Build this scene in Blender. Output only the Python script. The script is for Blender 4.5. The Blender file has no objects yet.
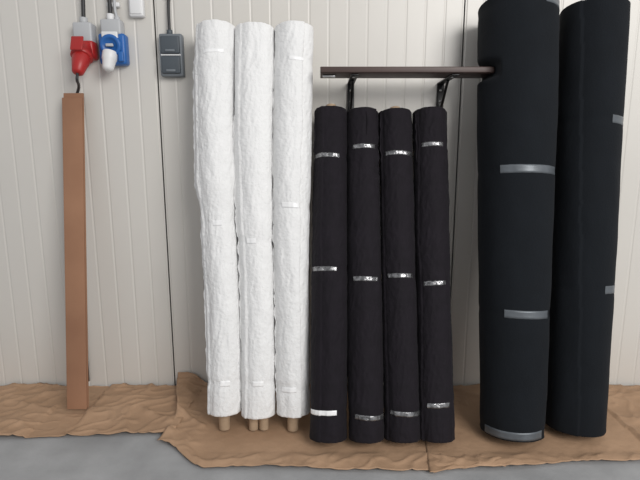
import bpy, bmesh, math, random
from mathutils import Vector, Matrix, noise
random.seed(4)
S = bpy.context.scene
S.view_settings.view_transform = 'Standard'

# ------------------------------------------------------------------ materials
def new_mat(name, col, rough=0.6, metal=0.0, var=0.0, vscale=8.0, bump=0.0, bscale=60.0,
            bdist=0.002, sheen=0.0, spec=0.5, col2=None, detail=6.0, stretch=(1,1,1)):
    m = bpy.data.materials.new(name); m.use_nodes = True
    nt = m.node_tree; N = nt.nodes; L = nt.links
    b = N['Principled BSDF']
    b.inputs['Base Color'].default_value = (*col, 1)
    b.inputs['Roughness'].default_value = rough
    b.inputs['Metallic'].default_value = metal
    b.inputs['Specular IOR Level'].default_value = spec
    if sheen:
        b.inputs['Sheen Weight'].default_value = sheen
        b.inputs['Sheen Roughness'].default_value = 0.5
    tc = N.new('ShaderNodeTexCoord'); mp = N.new('ShaderNodeMapping')
    mp.inputs['Scale'].default_value = stretch
    L.new(tc.outputs['Object'], mp.inputs['Vector'])
    n = N.new('ShaderNodeTexNoise'); n.inputs['Scale'].default_value = vscale
    n.inputs['Detail'].default_value = detail
    L.new(mp.outputs[0], n.inputs['Vector'])
    r = N.new('ShaderNodeValToRGB')
    c2 = col2 if col2 else tuple(c*(1-var) for c in col)
    r.color_ramp.elements[0].position = 0.3; r.color_ramp.elements[0].color = (*c2, 1)
    r.color_ramp.elements[1].position = 0.7; r.color_ramp.elements[1].color = (*col, 1)
    L.new(n.outputs['Fac'], r.inputs[0]); L.new(r.outputs[0], b.inputs['Base Color'])
    if bump:
        n2 = N.new('ShaderNodeTexNoise'); n2.inputs['Scale'].default_value = bscale
        n2.inputs['Detail'].default_value = 5
        L.new(mp.outputs[0], n2.inputs['Vector'])
        bp = N.new('ShaderNodeBump'); bp.inputs['Strength'].default_value = bump
        bp.inputs['Distance'].default_value = bdist
        L.new(n2.outputs['Fac'], bp.inputs['Height']); L.new(bp.outputs[0], b.inputs['Normal'])
    return m

M_wall  = new_mat('wall_panel_paint', (0.665,0.64,0.595), 0.36, var=0.05, vscale=1.5, bump=0.2, bscale=6, bdist=0.005)
M_seam  = new_mat('panel_joint', (0.16,0.155,0.14), 0.8, var=0.2)
M_floor = new_mat('concrete', (0.42,0.425,0.43), 0.75, var=0.3, vscale=5, bump=0.5, bscale=70, detail=10)
M_white = new_mat('white_fabric', (0.82,0.82,0.815), 0.75, var=0.05, vscale=22, bump=0.8, bscale=80, bdist=0.005, sheen=0.1)
M_wcut  = new_mat('white_fabric_layers', (0.70,0.69,0.66), 0.95, var=0.35, vscale=120, bump=0.5, bscale=200)
M_black = new_mat('black_fabric', (0.0095,0.0070,0.0110), 0.85, var=0.3, vscale=20, bump=0.6, bscale=60, bdist=0.005, sheen=0.03, spec=0.28)
M_black2= new_mat('charcoal_fabric', (0.0065,0.0085,0.0115), 0.92, var=0.2, vscale=9, bump=0.35, bscale=160, bdist=0.003, sheen=0.02, spec=0.22)
M_tape  = new_mat('silver_packing_tape', (0.42,0.42,0.43), 0.25, metal=0.8, var=0.75, vscale=60, bump=0.9, bscale=60, bdist=0.004)
M_tape2 = new_mat('grey_packing_tape', (0.13,0.145,0.16), 0.4, metal=0.3, var=0.25, vscale=25, bump=0.4, bscale=40, bdist=0.003)
M_label = new_mat('clear_white_tape', (0.90,0.90,0.90), 0.22, var=0.03)
M_core  = new_mat('cardboard_core', (0.50,0.37,0.25), 0.85, var=0.2, vscale=30, bump=0.2)
M_paper = new_mat('kraft_cardboard', (0.47,0.30,0.185), 0.75, vscale=4, col2=(0.36,0.225,0.135), bump=0.6, bscale=22, bdist=0.007)
M_paper2= new_mat('kraft_cardboard_red', (0.36,0.19,0.11), 0.85, vscale=4, col2=(0.28,0.14,0.08), bump=0.3, bscale=30)
M_wood  = new_mat('dark_wood', (0.085,0.05,0.042), 0.5, vscale=14, col2=(0.04,0.024,0.02), bump=0.3, bscale=40, stretch=(0.12,1,1))
M_metal = new_mat('black_metal', (0.012,0.012,0.013), 0.4, metal=0.3, var=0.2)
M_steel = new_mat('screw_steel', (0.6,0.6,0.6), 0.3, metal=1.0, var=0.1)
M_red   = new_mat('red_plastic', (0.42,0.022,0.02), 0.4, var=0.15)
M_blue  = new_mat('blue_plastic', (0.02,0.13,0.42), 0.4, var=0.1)
M_grey  = new_mat('light_grey_plastic', (0.50,0.51,0.52), 0.45, var=0.08)
M_dgrey = new_mat('slate_grey_plastic', (0.075,0.09,0.105), 0.45, var=0.1)
M_dgrey2= new_mat('slate_frame_plastic', (0.17,0.19,0.21), 0.45, var=0.1)
M_cable = new_mat('cable_rubber', (0.03,0.03,0.032), 0.5, var=0.1)
M_wplas = new_mat('white_plastic', (0.78,0.78,0.78), 0.4, var=0.05)

# ------------------------------------------------------------------ builder
class B:
    def __init__(s, name):
        s.name=name; s.bm=bmesh.new(); s.mats=[]
    def mi(s, m):
        if m not in s.mats: s.mats.append(m)
        return s.mats.index(m)
    def _take(s, bm2, mat, smooth):
        i=s.mi(mat)
        for f in bm2.faces: f.material_index=i; f.smooth=smooth
        me=bpy.data.meshes.new('t'); bm2.to_mesh(me); bm2.free(); s.bm.from_mesh(me); bpy.data.meshes.remove(me)
    def box(s, c, size, mat, bev=0.0, rot=None, seg=3):
        b=bmesh.new(); bmesh.ops.create_cube(b, size=1.0)
        for v in b.verts: v.co=Vector((v.co.x*size[0],v.co.y*size[1],v.co.z*size[2]))
        if bev: bmesh.ops.bevel(b, geom=b.edges[:], offset=bev, segments=seg, affect='EDGES', profile=0.5)
        M=Matrix.Translation(c) @ (rot.to_4x4() if rot else Matrix.Identity(4))
        b.transform(M); s._take(b, mat, bev>0)
    def lathe(s, p0, p1, prof, mat, n=40, smooth=True):
        p0=Vector(p0); d=(Vector(p1)-p0).normalized()
        a=d.orthogonal().normalized(); c=d.cross(a)
        b=bmesh.new(); rings=[]
        for t,r in prof:
            rings.append([b.verts.new(p0+d*t+(a*math.cos(k*2*math.pi/n)+c*math.sin(k*2*math.pi/n))*max(r,1e-5)) for k in range(n)])
        for q in range(len(rings)-1):
            for k in range(n):
                b.faces.new((rings[q][k],rings[q][(k+1)%n],rings[q+1][(k+1)%n],rings[q+1][k]))
        bmesh.ops.recalc_face_normals(b, faces=b.faces[:])
        s._take(b, mat, smooth)
    def cyl(s,p0,p1,r,mat,bev=0.001,n=32):
        L=(Vector(p1)-Vector(p0)).length
        s.lathe(p0,p1,[(0,0),(0,r-bev),(bev,r),(L-bev,r),(L,r-bev),(L,0)],mat,n)
    def tube(s, pts, r, mat, n=12):
        P=[Vector(p) for p in pts]; P=[P[0]*2-P[1]]+P+[P[-1]*2-P[-2]]; out=[]
        for i in range(1,len(P)-2):
            for k in range(10):
                t=k/10; p0,p1,p2,p3=P[i-1],P[i],P[i+1],P[i+2]
                out.append(0.5*((2*p1)+(p2-p0)*t+(2*p0-5*p1+4*p2-p3)*t*t+(3*p1-p0-3*p2+p3)*t**3))
        out.append(P[-2]); b=bmesh.new(); rings=[]; ref=None
        for i,p in enumerate(out):
            d=(out[min(i+1,len(out)-1)]-out[max(i-1,0)]).normalized()
            a=d.orthogonal().normalized() if ref is None else (ref-d*ref.dot(d)).normalized()
            ref=a; c=d.cross(a)
            rings.append([b.verts.new(p+(a*math.cos(k*2*math.pi/n)+c*math.sin(k*2*math.pi/n))*r) for k in range(n)])
        for q in range(len(rings)-1):
            for k in range(n): b.faces.new((rings[q][k],rings[q][(k+1)%n],rings[q+1][(k+1)%n],rings[q+1][k]))
        b.faces.new(rings[0]); b.faces.new(rings[-1])
        bmesh.ops.recalc_face_normals(b, faces=b.faces[:]); s._take(b,mat,True)
    def grid(s, rows, mat, wrap=False):
        b=bmesh.new(); R=[[b.verts.new(p) for p in r] for r in rows]; n=len(R[0])
        for q in range(len(R)-1):
            for k in range(n if wrap else n-1):
                b.faces.new((R[q][k],R[q][(k+1)%n],R[q+1][(k+1)%n],R[q+1][k]))
        s._take(b,mat,True)
    def done(s):
        me=bpy.data.meshes.new(s.name)
        xs=[v.co for v in s.bm.verts]
        c=Vector(((min(p.x for p in xs)+max(p.x for p in xs))/2,(min(p.y for p in xs)+max(p.y for p in xs))/2,min(p.z for p in xs)))
        for v in s.bm.verts: v.co-=c
        s.bm.to_mesh(me); s.bm.free()
        for m in s.mats: me.materials.append(m)
        o=bpy.data.objects.new(s.name,me); o.location=c
        S.collection.objects.link(o); return o

# ------------------------------------------------------------------ shell
def build_wall():
    seams=[-3.32,-2.01,-0.70,0.61,1.92,3.23]
    prof=[(-4,0.0)]; items=[]
    for a in seams: items.append((a,'s'))
    for i in range(len(seams)-1):
        w=(seams[i+1]-seams[i])/16
        for k in range(1,16): items.append((seams[i]+w*k,'g'))
    items.sort()
    for a,t in items:
        if t=='s': prof+=[(a-0.012,0),(a-0.008,0.003),(a-0.003,0.003),(a-0.0029,0.014),(a+0.0029,0.014),(a+0.003,0.003),(a+0.008,0.003),(a+0.012,0)]
        else: prof+=[(a-0.006,0),(a-0.002,0.0016),(a+0.002,0.0016),(a+0.006,0)]
    prof.append((4,0))
    bm=bmesh.new(); lo=[bm.verts.new((x,y,0)) for x,y in prof]; hi=[bm.verts.new((x,y,3.2)) for x,y in prof]
    for i in range(len(prof)-1):
        f=bm.faces.new((lo[i],lo[i+1],hi[i+1],hi[i]))
        if prof[i][1]>0.01 or prof[i+1][1]>0.01: f.material_index=1
    bl=[bm.verts.new(p) for p in ((-4,0.1,0),(4,0.1,0),(4,0.1,3.2),(-4,0.1,3.2))]
    bm.faces.new(bl[::-1])
    bm.faces.new([*hi,bl[2],bl[3]]); bm.faces.new([bl[0],bl[1],*lo[::-1]])
    bm.faces.new((lo[0],hi[0],bl[3],bl[0])); bm.faces.new((lo[-1],bl[1],bl[2],hi[-1]))
    me=bpy.data.meshes.new('wall_back'); bm.to_mesh(me); bm.free()
    me.materials.append(M_wall); me.materials.append(M_seam)
    o=bpy.data.objects.new('wall_back',me); S.collection.objects.link(o)
build_wall()
f=B('floor'); f.box((0,-2.4,-0.05),(8,5,0.1),M_floor); f.done()

# ------------------------------------------------------------------ rolls
def roll(name,P0,P1,rf,fab,cut,tapes,seed,amp,core_r,core_top,core_bot,seam_th=-1.2,
         step=0.003,ruffle=None,cores=None,tape_mat=M_tape,tw=0.018,fine=1.0,diag=0.0,bow=None,dent=None):
    P0=Vector(P0);P1=Vector(P1);d=(P1-P0).normalized();Ln=(P1-P0).length
    e=Vector((1,0,0)); e=(e-d*e.dot(d)).normalized()
    fr=Vector((0,-1,0)); fr=(fr-d*fr.dot(d)-e*fr.dot(e)).normalized()
    def seam(s): return seam_th+0.10*noise.noise(Vector((s*3,seed,0)))+0.03*noise.noise(Vector((s*14,seed,5)))+diag*(s/Ln-0.5)
    def rad(th,s):
        r=rf(s/Ln)
        c,si=math.cos(th),math.sin(th)
        w =1.1*noise.noise(Vector((c*1.1+seed*7.3,si*1.1,s*2.2)))
        w+=0.8*noise.noise(Vector((c*2.2+seed*3.1,si*2.2+s*3,s*7)))
        w+=0.45*fine*(1-2*abs(noise.noise(Vector((c*3+seed,si*3-s*8,s*13)))))
        w+=0.30*fine*(1-2*abs(noise.noise(Vector((c*5+seed+s*14,si*5,s*34)))))
        w+=0.12*fine*noise.noise(Vector((c*9+seed,si*9,s*45)))
        t=((th-seam(s))/(2*math.pi))%1.0
        r+=amp*w+step*t
        for tp in tapes: r-=0.6*amp*math.exp(-((s-tp[0])/0.02)**2)+0.0008*math.exp(-((s-tp[0])/0.015)**2)
        return r
    def pos(th,s,dr=0,ds=0):
        p=P0+d*(s+ds)+(e*math.sin(th)+fr*math.cos(th))*(rad(th,s)+dr)
        if bow: p=p+e*bow(s/Ln)
        if dent:
            xl,zl=dent; w=math.exp(-((p.z-zl)/0.032)**4)
            if p.x<xl: p.x+=(xl-p.x)*w
        return p
    b=B(name); nT=144; nL=int(Ln/0.0065)
    ang=[2*math.pi*k/nT+math.pi for k in range(nT)]
    def cap(s,sg):
        out=[]; bo=e*(bow(s/Ln) if bow else 0)
        for q in range(0,9):
            fct=q/8; row=[]
            for th in ang:
                R=rad(th,s)-0.005; rr=core_r*0.98+(R-core_r*0.98)*fct
                off=(0.003*math.sin(q*2.1+seed)+0.002*noise.noise(Vector((math.cos(th)*3,math.sin(th)*3,q+seed*9))))*(1-fct*0.6)
                row.append(P0+bo+d*(s+off+sg*(-0.001))+(e*math.sin(th)+fr*math.cos(th))*rr)
            out.append(row)
        return out
    b.grid(cap(0.0,-1),cut,True); b.grid(cap(Ln,1)[::-1],cut,True)
    rows=[[pos(th,0,-0.005,0.001) for th in ang],[pos(th,0,-0.0015,0.0015) for th in ang]]
    for j in range(nL+1):
        s=0.005+(Ln-0.010)*j/nL
        rows.append([pos(th,s,0) for th in ang])
    rows+=[[pos(th,Ln,-0.0015,-0.0015) for th in ang],[pos(th,Ln,-0.005,-0.001) for th in ang]]
    b.grid(rows,fab,True)
    for off,rc,ct,cb in (cores or [((0,0),core_r,core_top,core_bot)]):
        o=e*off[0]+fr*off[1]; t=0.005
        A=P0+o-d*cb; T=Ln+ct+cb
        b.lathe(A,A+d,[(0.06,rc-t),(0,rc-t),(0,rc-0.001),(0.001,rc),(T-0.001,rc),(T,rc-0.001),(T,rc-t),(T-0.06,rc-t),(T-0.0601,0)],M_core,36)
        b.lathe(A,A+d,[(0.0599,0),(0.06,rc-t)],M_core,36)
    for tp in tapes:
        s0,t0,t1=tp[:3]; tm=tp[3] if len(tp)>3 else tape_mat; w=tp[4] if len(tp)>4 else tw
        n=max(8,int((t1-t0)/0.06)); rws=[]
        tilt=random.uniform(-0.004,0.004)
        prof=[(-w/2,-0.003),(-w/2,0.0014),(-w/4,0.0018),(0,0.0019),(w/4,0.0018),(w/2,0.0014),(w/2,-0.003)]
        for ds,dr in prof:
            rws.append([pos(t0+(t1-t0)*k/n,s0+ds+tilt*math.sin(t0+(t1-t0)*k/n)+0.0004*random.uniform(-1,1),dr) for k in range(n+1)])
        b.grid(rws,tm)
    if ruffle:
        for (s0,s1,th0,h) in ruffle:
            n=int((s1-s0)/0.004); rws=[[],[],[],[]]
            for k in range(n+1):
                s=s0+(s1-s0)*k/n
                env=min(1,(s-s0)/0.05,(s1-s)/0.05); env=max(env,0)**0.7
                th=th0+0.05*noise.noise(Vector((s*4,seed,3)))
                hh=h*env*(0.75+0.9*noise.noise(Vector((s*26,seed,1)))+0.4*noise.noise(Vector((s*80,seed,2))))
                wob=0.006*env*noise.noise(Vector((s*38,seed,8)))
                base=pos(th,s,-0.002); rd=(e*math.sin(th)+fr*math.cos(th)); tg=(e*math.cos(th)-fr*math.sin(th))
                sg=-1 if th0<0 else 1
                for q in range(4):
                    g=q/3
                    rws[q].append(base+rd*(0.004*g+max(hh,0.001)*g*0.55)+tg*(sg*max(hh,0.001)*g*0.7+wob*g))
            b.grid(rws,fab)
    return b.done()

def lerp(a,b,t): return a+(b-a)*t
def ss(a,b,t):
    t=min(1,max(0,(t-a)/(b-a))); return t*t*(3-2*t)

Z0=0.012
wl=M_label
roll('white_fabric_roll',(-0.387,-0.368,0.080),(-0.420,-0.105,1.607),lambda t:lerp(0.0625,0.0745,ss(0.5,0.60,t))-0.003*ss(0.62,0.7,t)+0.003*ss(0.75,0.85,t),
     M_white,M_wcut,[(0.13,-0.1,0.5,wl,0.022),(0.76,-0.2,0.35,wl,0.02),(1.43,-0.5,0.6,wl,0.014)],1,0.0038,0.022,0.010,0.070,
     seam_th=-1.0,step=0.007,ruffle=[(0.86,1.47,-1.35,0.012),(0.15,0.8,-1.3,0.008),(0.02,0.3,1.1,0.006)],bow=lambda t:0.009*math.sin(t*6.5+0.2))
roll('white_fabric_roll',(-0.248,-0.372,0.070),(-0.258,-0.105,1.600),lambda t:lerp(0.0620,0.0735,ss(0.35,0.75,t)),
     M_white,M_wcut,[(0.14,-0.3,0.4,wl,0.02),(0.70,-0.5,0.1,wl,0.02)],2,0.0036,0.02,0.008,0.02,
     seam_th=-0.7,step=0.007,ruffle=[(0.3,1.2,-1.2,0.008),(0.03,0.5,-1.35,0.010)],
     cores=[((-0.021,0),0.019,0.008,0.060),((0.021,0.0),0.019,0.004,0.059)],bow=lambda t:0.007*math.sin(t*6+0.6)-0.003)
roll('white_fabric_roll',(-0.109,-0.375,0.080),(-0.104,-0.105,1.602),lambda t:lerp(0.0620,0.0725,ss(0.2,0.8,t)),
     M_white,M_wcut,[(0.11,-0.7,0.2,wl,0.02),(0.83,-0.5,0.5,wl,0.02),(1.40,-0.2,0.5,wl,0.014)],3,0.0036,0.022,0.010,0.070,
     seam_th=0.5,step=0.007,ruffle=[(0.05,0.9,-1.3,0.010),(0.95,1.45,-1.35,0.008)],bow=lambda t:0.005*math.sin(t*5+2))
# black rolls
bx=[(0.034,0.046,1.280),(0.178,0.177,1.274),(0.317,0.313,1.272),(0.446,0.457,1.276)]
zb=[(1.063,.625,.105),(1.098,.588,.088),(1.073,.600,.100),(1.106,.572,.130)]
th=[((-1.5,0.55),(-1.3,0.35),(-1.4,0.4)),((-0.75,0.65),(-0.75,0.75),(-0.75,1.4)),((-0.9,1.2),(-0.9,0.8),(-0.9,1.3)),((-0.8,0.55),(-0.8,0.55),(-0.7,0.7))]
ct=[0.026,0.004,0.024,0.003]
rr=[0.066,0.0645,0.0645,0.065]
for i in range(4):
    tps=[(z/0.965,a,b_) for z,(a,b_) in zip(zb[i],th[i])]
    if i==0: tps[2]=(*tps[2],M_label)
    roll('black_fabric_roll',(bx[i][0],-0.478,Z0+0.018),(bx[i][1],-0.10,bx[i][2]),lambda t,R=rr[i]:R+0.001*math.sin(t*5+i),
         M_black,M_black,tps,11+i,0.0028,0.021,ct[i],0.0,seam_th=[-0.5,0.9,-1.1,-1.0][i],step=0.0045,tw=0.018,fine=1.3,
         ruffle=[(1.08,1.29,-1.1,0.006)] if i!=1 else [(0.9,1.29,0.9,0.006),(1.18,1.28,0.1,0.012)])
# large rolls
def bigr(t): return lerp(0.116,0.142,ss(-0.1,0.9,t))
roll('large_black_fabric_roll',(0.756,-0.425,Z0+0.022),(0.768,-0.160,1.672),bigr,M_black2,M_black2,
     [(0.022,-1.3,0.65),(0.475,-0.62,0.75),(1.01,-0.75,0.95),(1.63,0.35,1.5)],21,0.0024,0.035,0.004,0.0,
     seam_th=1.15,step=0.006,tape_mat=M_tape2,tw=0.03,fine=0.3,diag=0.5,dent=(0.668,1.42))
roll('large_black_fabric_roll',(1.020,-0.395,Z0+0.02),(1.075,-0.15,1.66),lambda t:lerp(0.108,0.118,t),M_black2,M_black2,
     [(0.56,0.3,1.5),(1.2,0.2,1.4)],22,0.0025,0.035,0.004,0.0,seam_th=-0.6,step=0.006,tape_mat=M_tape2,tw=0.03,fine=0.3,diag=-0.5)

# ------------------------------------------------------------------ cardboard sheets on the floor
def sheet(name,x0,x1,yf,rise,base,seed,mat,amp=0.010,xl=None,xr=None,lift=None):
    b=B(name); nx=int((x1-x0)/0.008); ny=100; rows=[]
    yb=-0.008
    for j in range(ny+1):
        row=[]
        for i in range(nx+1):
            u=i/nx; X0=x0+(xl(j/ny) if xl else 0); X1=x1+(xr(j/ny) if xr else 0)
            x=X0+(X1-X0)*u
            f0=yf(x)+0.006*noise.noise(Vector((x*9,seed,0)))+0.003*noise.noise(Vector((x*40,seed,0)))
            ri=max(0.004,rise(x)+0.010*noise.noise(Vector((x*7,seed,4)))+0.004*noise.noise(Vector((x*31,seed,4))))
            R=min(0.05,ri)
            Lf=(yb-R)-f0; La=R*math.pi/2; T=Lf+La+(ri-R)
            s=T*j/ny
            if s<Lf: y=f0+s; z=0; nrm=Vector((0,0,1))
            elif s<Lf+La:
                a=(s-Lf)/R; y=yb-R+R*math.sin(a); z=R-R*math.cos(a); nrm=Vector((0,-math.sin(a),math.cos(a)))
            else: y=yb; z=R+(s-Lf-La); nrm=Vector((0,-1,0))
            h=0.5+0.5*noise.noise(Vector((x*3.2+seed,y*4,z*4)))
            h+=1.0*(1-abs(noise.noise(Vector((x*5+seed*2,(y+z)*7+x*2,seed)))))**6
            h+=0.6*(1-abs(noise.noise(Vector((x*13-(y+z)*6,(y+z)*15,seed+3)))))**7
            m=1.0
            if -0.50<x<1.25:
                m=1-0.92*ss(-0.58,-0.52,y)*(1-ss(-0.24,-0.16,y))*ss(-0.50,-0.44,x)
            if -1.16<x<-1.0: m*=0.4
            if z>0.02: m*=0.6
            p=Vector((x,y,z+base))+nrm*(amp*h*m*0.8)
            if lift: p.z+=lift(x,y)
            if p.y>-0.003:p.y=-0.003
            row.append(p)
        rows.append(row)
    b.grid(rows,mat); o=b.done()
    sd=o.modifiers.new('thick','SOLIDIFY'); sd.thickness=0.002; sd.offset=1
    return o
sheet('cardboard_sheet',-1.95,-0.56,lambda x:-0.43-0.02*math.sin(x*3),lambda x:0.006,0.001,1,M_paper,0.017,
      xr=lambda v:-0.02+0.03*v)
sheet('cardboard_sheet',-0.63,0.66,lambda x:-0.46-0.17*ss(-0.63,-0.40,x)-0.01*math.sin(x*6),
      lambda x:0.008+0.040*(1-ss(-0.60,-0.48,x)),0.003,2,M_paper,0.014,xl=lambda v:0.03*math.sin(v*5)-0.02*v,
      lift=lambda x,y:0.028*(1-ss(-0.64,-0.53,x))*ss(-0.5,-0.2,y))
sheet('cardboard_sheet',0.40,1.75,lambda x:-0.61-0.05*ss(0.5,0.3,x)+0.03*(x-0.4)-0.02*ss(0.9,0.7,x),
      lambda x:0.006,0.0055,5,M_paper,0.011,xl=lambda v:-0.02+0.10*v)

# leaning folded cardboard at the left
b=B('leaning_cardboard_panel')
for k,(off,hh) in enumerate([(0,1.36),(0.012,1.34)]):
    p0=Vector((-1.052-0.004*k,-0.235-off,0.022)); p1=Vector((-1.040,-0.044-off,hh)); dd=(p1-p0)
    ang=math.atan2(dd.y,dd.z)
    b.box((p0+p1)/2,(0.085,0.007,dd.length),M_paper2,0.002,Matrix.Rotation(-ang,3,'X'))
b.done()

# ------------------------------------------------------------------ shelf with brackets
b=B('wall_shelf')
b.box((0.333,-0.183,1.421),(0.664,0.130,0.024),M_wood,0.003)
b.box((0.333,-0.2495,1.421),(0.660,0.005,0.020),M_wood,0.002)
for x in (0.133,0.520):
    b.box((x,-0.006,1.27),(0.030,0.008,0.27),M_metal,0.002)
    b.box((x,-0.122,1.405),(0.030,0.235,0.006),M_metal,0.002)
    b.tube([(x,-0.014,1.29),(x,-0.055,1.325),(x,-0.10,1.375),(x,-0.125,1.400)],0.006,M_metal)
    for z in (1.375,1.33): b.lathe((x,-0.009,z),(x,-0.02,z),[(0,0.0055),(0.003,0.005),(0.0045,0.0)],M_steel,16)
    b.lathe((x,-0.19,1.402),(x,-0.19,1.39),[(0,0.006),(0.003,0.005),(0.004,0)],M_steel,16)
b.box((0.035,-0.205,1.404),(0.05,0.02,0.008),M_steel,0.002)
b.done()

# ------------------------------------------------------------------ sockets
b=B('red_industrial_socket')
x=-0.985
b.box((x,-0.028,1.60),(0.078,0.056,0.085),M_grey,0.008)
b.cyl((x,-0.03,1.64),(x,-0.03,1.665),0.016,M_grey)
b.tube([(x,-0.03,1.66),(x+0.004,-0.026,1.8),(x-0.002,-0.02,2.0),(x,-0.02,2.3)],0.008,M_cable)
b.box((x,-0.030,1.535),(0.084,0.060,0.075),M_red,0.012)
ax=Vector((0,-0.55,-0.83)).normalized(); p=Vector((x,-0.045,1.545))
b.lathe(p,p+ax,[(0,0.036),(0.035,0.038),(0.037,0.043),(0.055,0.043),(0.057,0.040),(0.057,0.0)],M_red)
b.box(p+ax*0.03+Vector((0,-0.045,0.028)),(0.05,0.008,0.06),M_red,0.004,Matrix.Rotation(math.radians(-20),3,'X'))
b.lathe(p+ax*0.05,p+ax,[(0,0.035),(0.03,0.034),(0.045,0.030),(0.085,0.022),(0.09,0.014),(0.09,0.0)],M_red)
q=p+ax*0.135
b.done()
b=B('power_cable')
b.tube([q+ax*0.006,q+ax*0.02+Vector((-0.002,0.004,-0.014)),q+Vector((-0.030,0.06,-0.050)),(x-0.070,-0.014,1.32),(x-0.088,-0.010,1.1),(x-0.112,-0.010,0.7),(x-0.125,-0.012,0.035)],0.006,M_cable)
b.done()
b=B('blue_industrial_socket')
x=-0.868
b.box((x,-0.026,1.625),(0.084,0.052,0.062),M_grey,0.008)
b.box((x,-0.026,1.538),(0.112,0.052,0.125),M_blue,0.012)
b.lathe((x,-0.05,1.55),(x,-1,1.40),[(0,0.044),(0.014,0.044),(0.018,0.040),(0.018,0.030),(0.014,0.028),(0.014,0)],M_blue)
b.box((x,-0.060,1.574),(0.066,0.014,0.058),M_wplas,0.005,Matrix.Rotation(math.radians(8),3,'X'))
b.box((x,-0.071,1.548),(0.03,0.012,0.012),M_grey,0.003)
b.lathe((x-0.006,-0.055,1.52),(x-0.010,-0.085,1.44),[(0,0.030),(0.03,0.030),(0.034,0.027),(0.07,0.022),(0.080,0.014),(0.080,0)],M_wplas)
b.box((x+0.040,-0.058,1.505),(0.02,0.016,0.04),M_blue,0.004)
b.cyl((x-0.006,-0.026,1.65),(x-0.006,-0.026,1.68),0.015,M_wplas)
b.tube([(x-0.006,-0.026,1.67),(x-0.006,-0.024,1.75),(x-0.004,-0.014,1.9),(x-0.004,-0.014,2.3)],0.0085,M_cable)
b.cyl((x+0.02,-0.024,1.65),(x+0.02,-0.024,1.67),0.011,M_grey)
b.tube([(x+0.02,-0.024,1.665),(x+0.012,-0.02,1.72),(x+0.018,-0.012,1.9),(x+0.018,-0.012,2.3)],0.006,M_grey)
for z in (1.72,1.98): b.box((x+0.004,-0.010,z),(0.052,0.020,0.018),M_wplas,0.004)
b.done()
b=B('double_wall_outlet')
x=-0.626; zc=1.515
b.box((x,-0.020,zc),(0.096,0.040,0.172),M_dgrey2,0.007)
for dz in (-0.040,0.040):
    b.box((x,-0.044,zc+dz),(0.078,0.014,0.070),M_dgrey,0.005)
    b.box((x,-0.052,zc+dz-0.024),(0.040,0.008,0.010),M_dgrey2,0.003)
    b.box((x-0.043,-0.040,zc+dz),(0.006,0.010,0.05),M_dgrey2,0.002)
b.box((x,-0.041,zc),(0.084,0.006,0.006),M_wplas,0.002)
b.cyl((x-0.006,-0.022,zc+0.083),(x-0.006,-0.022,zc+0.103),0.012,M_dgrey)
b.tube([(x-0.006,-0.022,zc+0.10),(x-0.006,-0.020,1.70),(x-0.004,-0.010,1.85),(x-0.004,-0.010,2.3)],0.006,M_cable)
b.box((x-0.006,-0.010,1.75),(0.026,0.020,0.012),M_wplas,0.003)
b.done()
b=B('white_junction_box')
b.box((-0.765,-0.015,1.712),(0.060,0.032,0.085),M_wplas,0.008)
b.box((-0.765,-0.033,1.712),(0.046,0.006,0.066),M_wplas,0.003)
b.cyl((-0.765,-0.016,1.752),(-0.765,-0.016,1.772),0.010,M_grey)
b.tube([(-0.765,-0.016,1.77),(-0.765,-0.008,1.9),(-0.765,-0.006,2.3)],0.005,M_grey)
b.done()

# ------------------------------------------------------------------ light, world, camera
def area(name,loc,tgt,size,en,col):
    l=bpy.data.lights.new(name,'AREA'); l.shape='RECTANGLE'; l.size=size[0]; l.size_y=size[1]; l.energy=en; l.color=col
    o=bpy.data.objects.new(name,l); o.location=loc
    o.rotation_euler=(Vector(tgt)-Vector(loc)).to_track_quat('-Z','Y').to_euler(); S.collection.objects.link(o)
area('daylight_opening',(2.2,-3.9,2.7),(-0.1,0,0.9),(2.2,2.0),150,(1.0,0.98,0.955))
w=bpy.data.worlds.new('World'); S.world=w; w.use_nodes=True
w.node_tree.nodes['Background'].inputs[0].default_value=(0.96,0.97,1.0,1)
w.node_tree.nodes['Background'].inputs[1].default_value=0.50

cd=bpy.data.cameras.new('Camera'); cam=bpy.data.objects.new('Camera',cd); S.collection.objects.link(cam)
cd.sensor_width=36; cd.lens=27
cam.location=(0,-2.16,1.10); cam.rotation_euler=(math.radians(80),0,0)
S.camera=cam
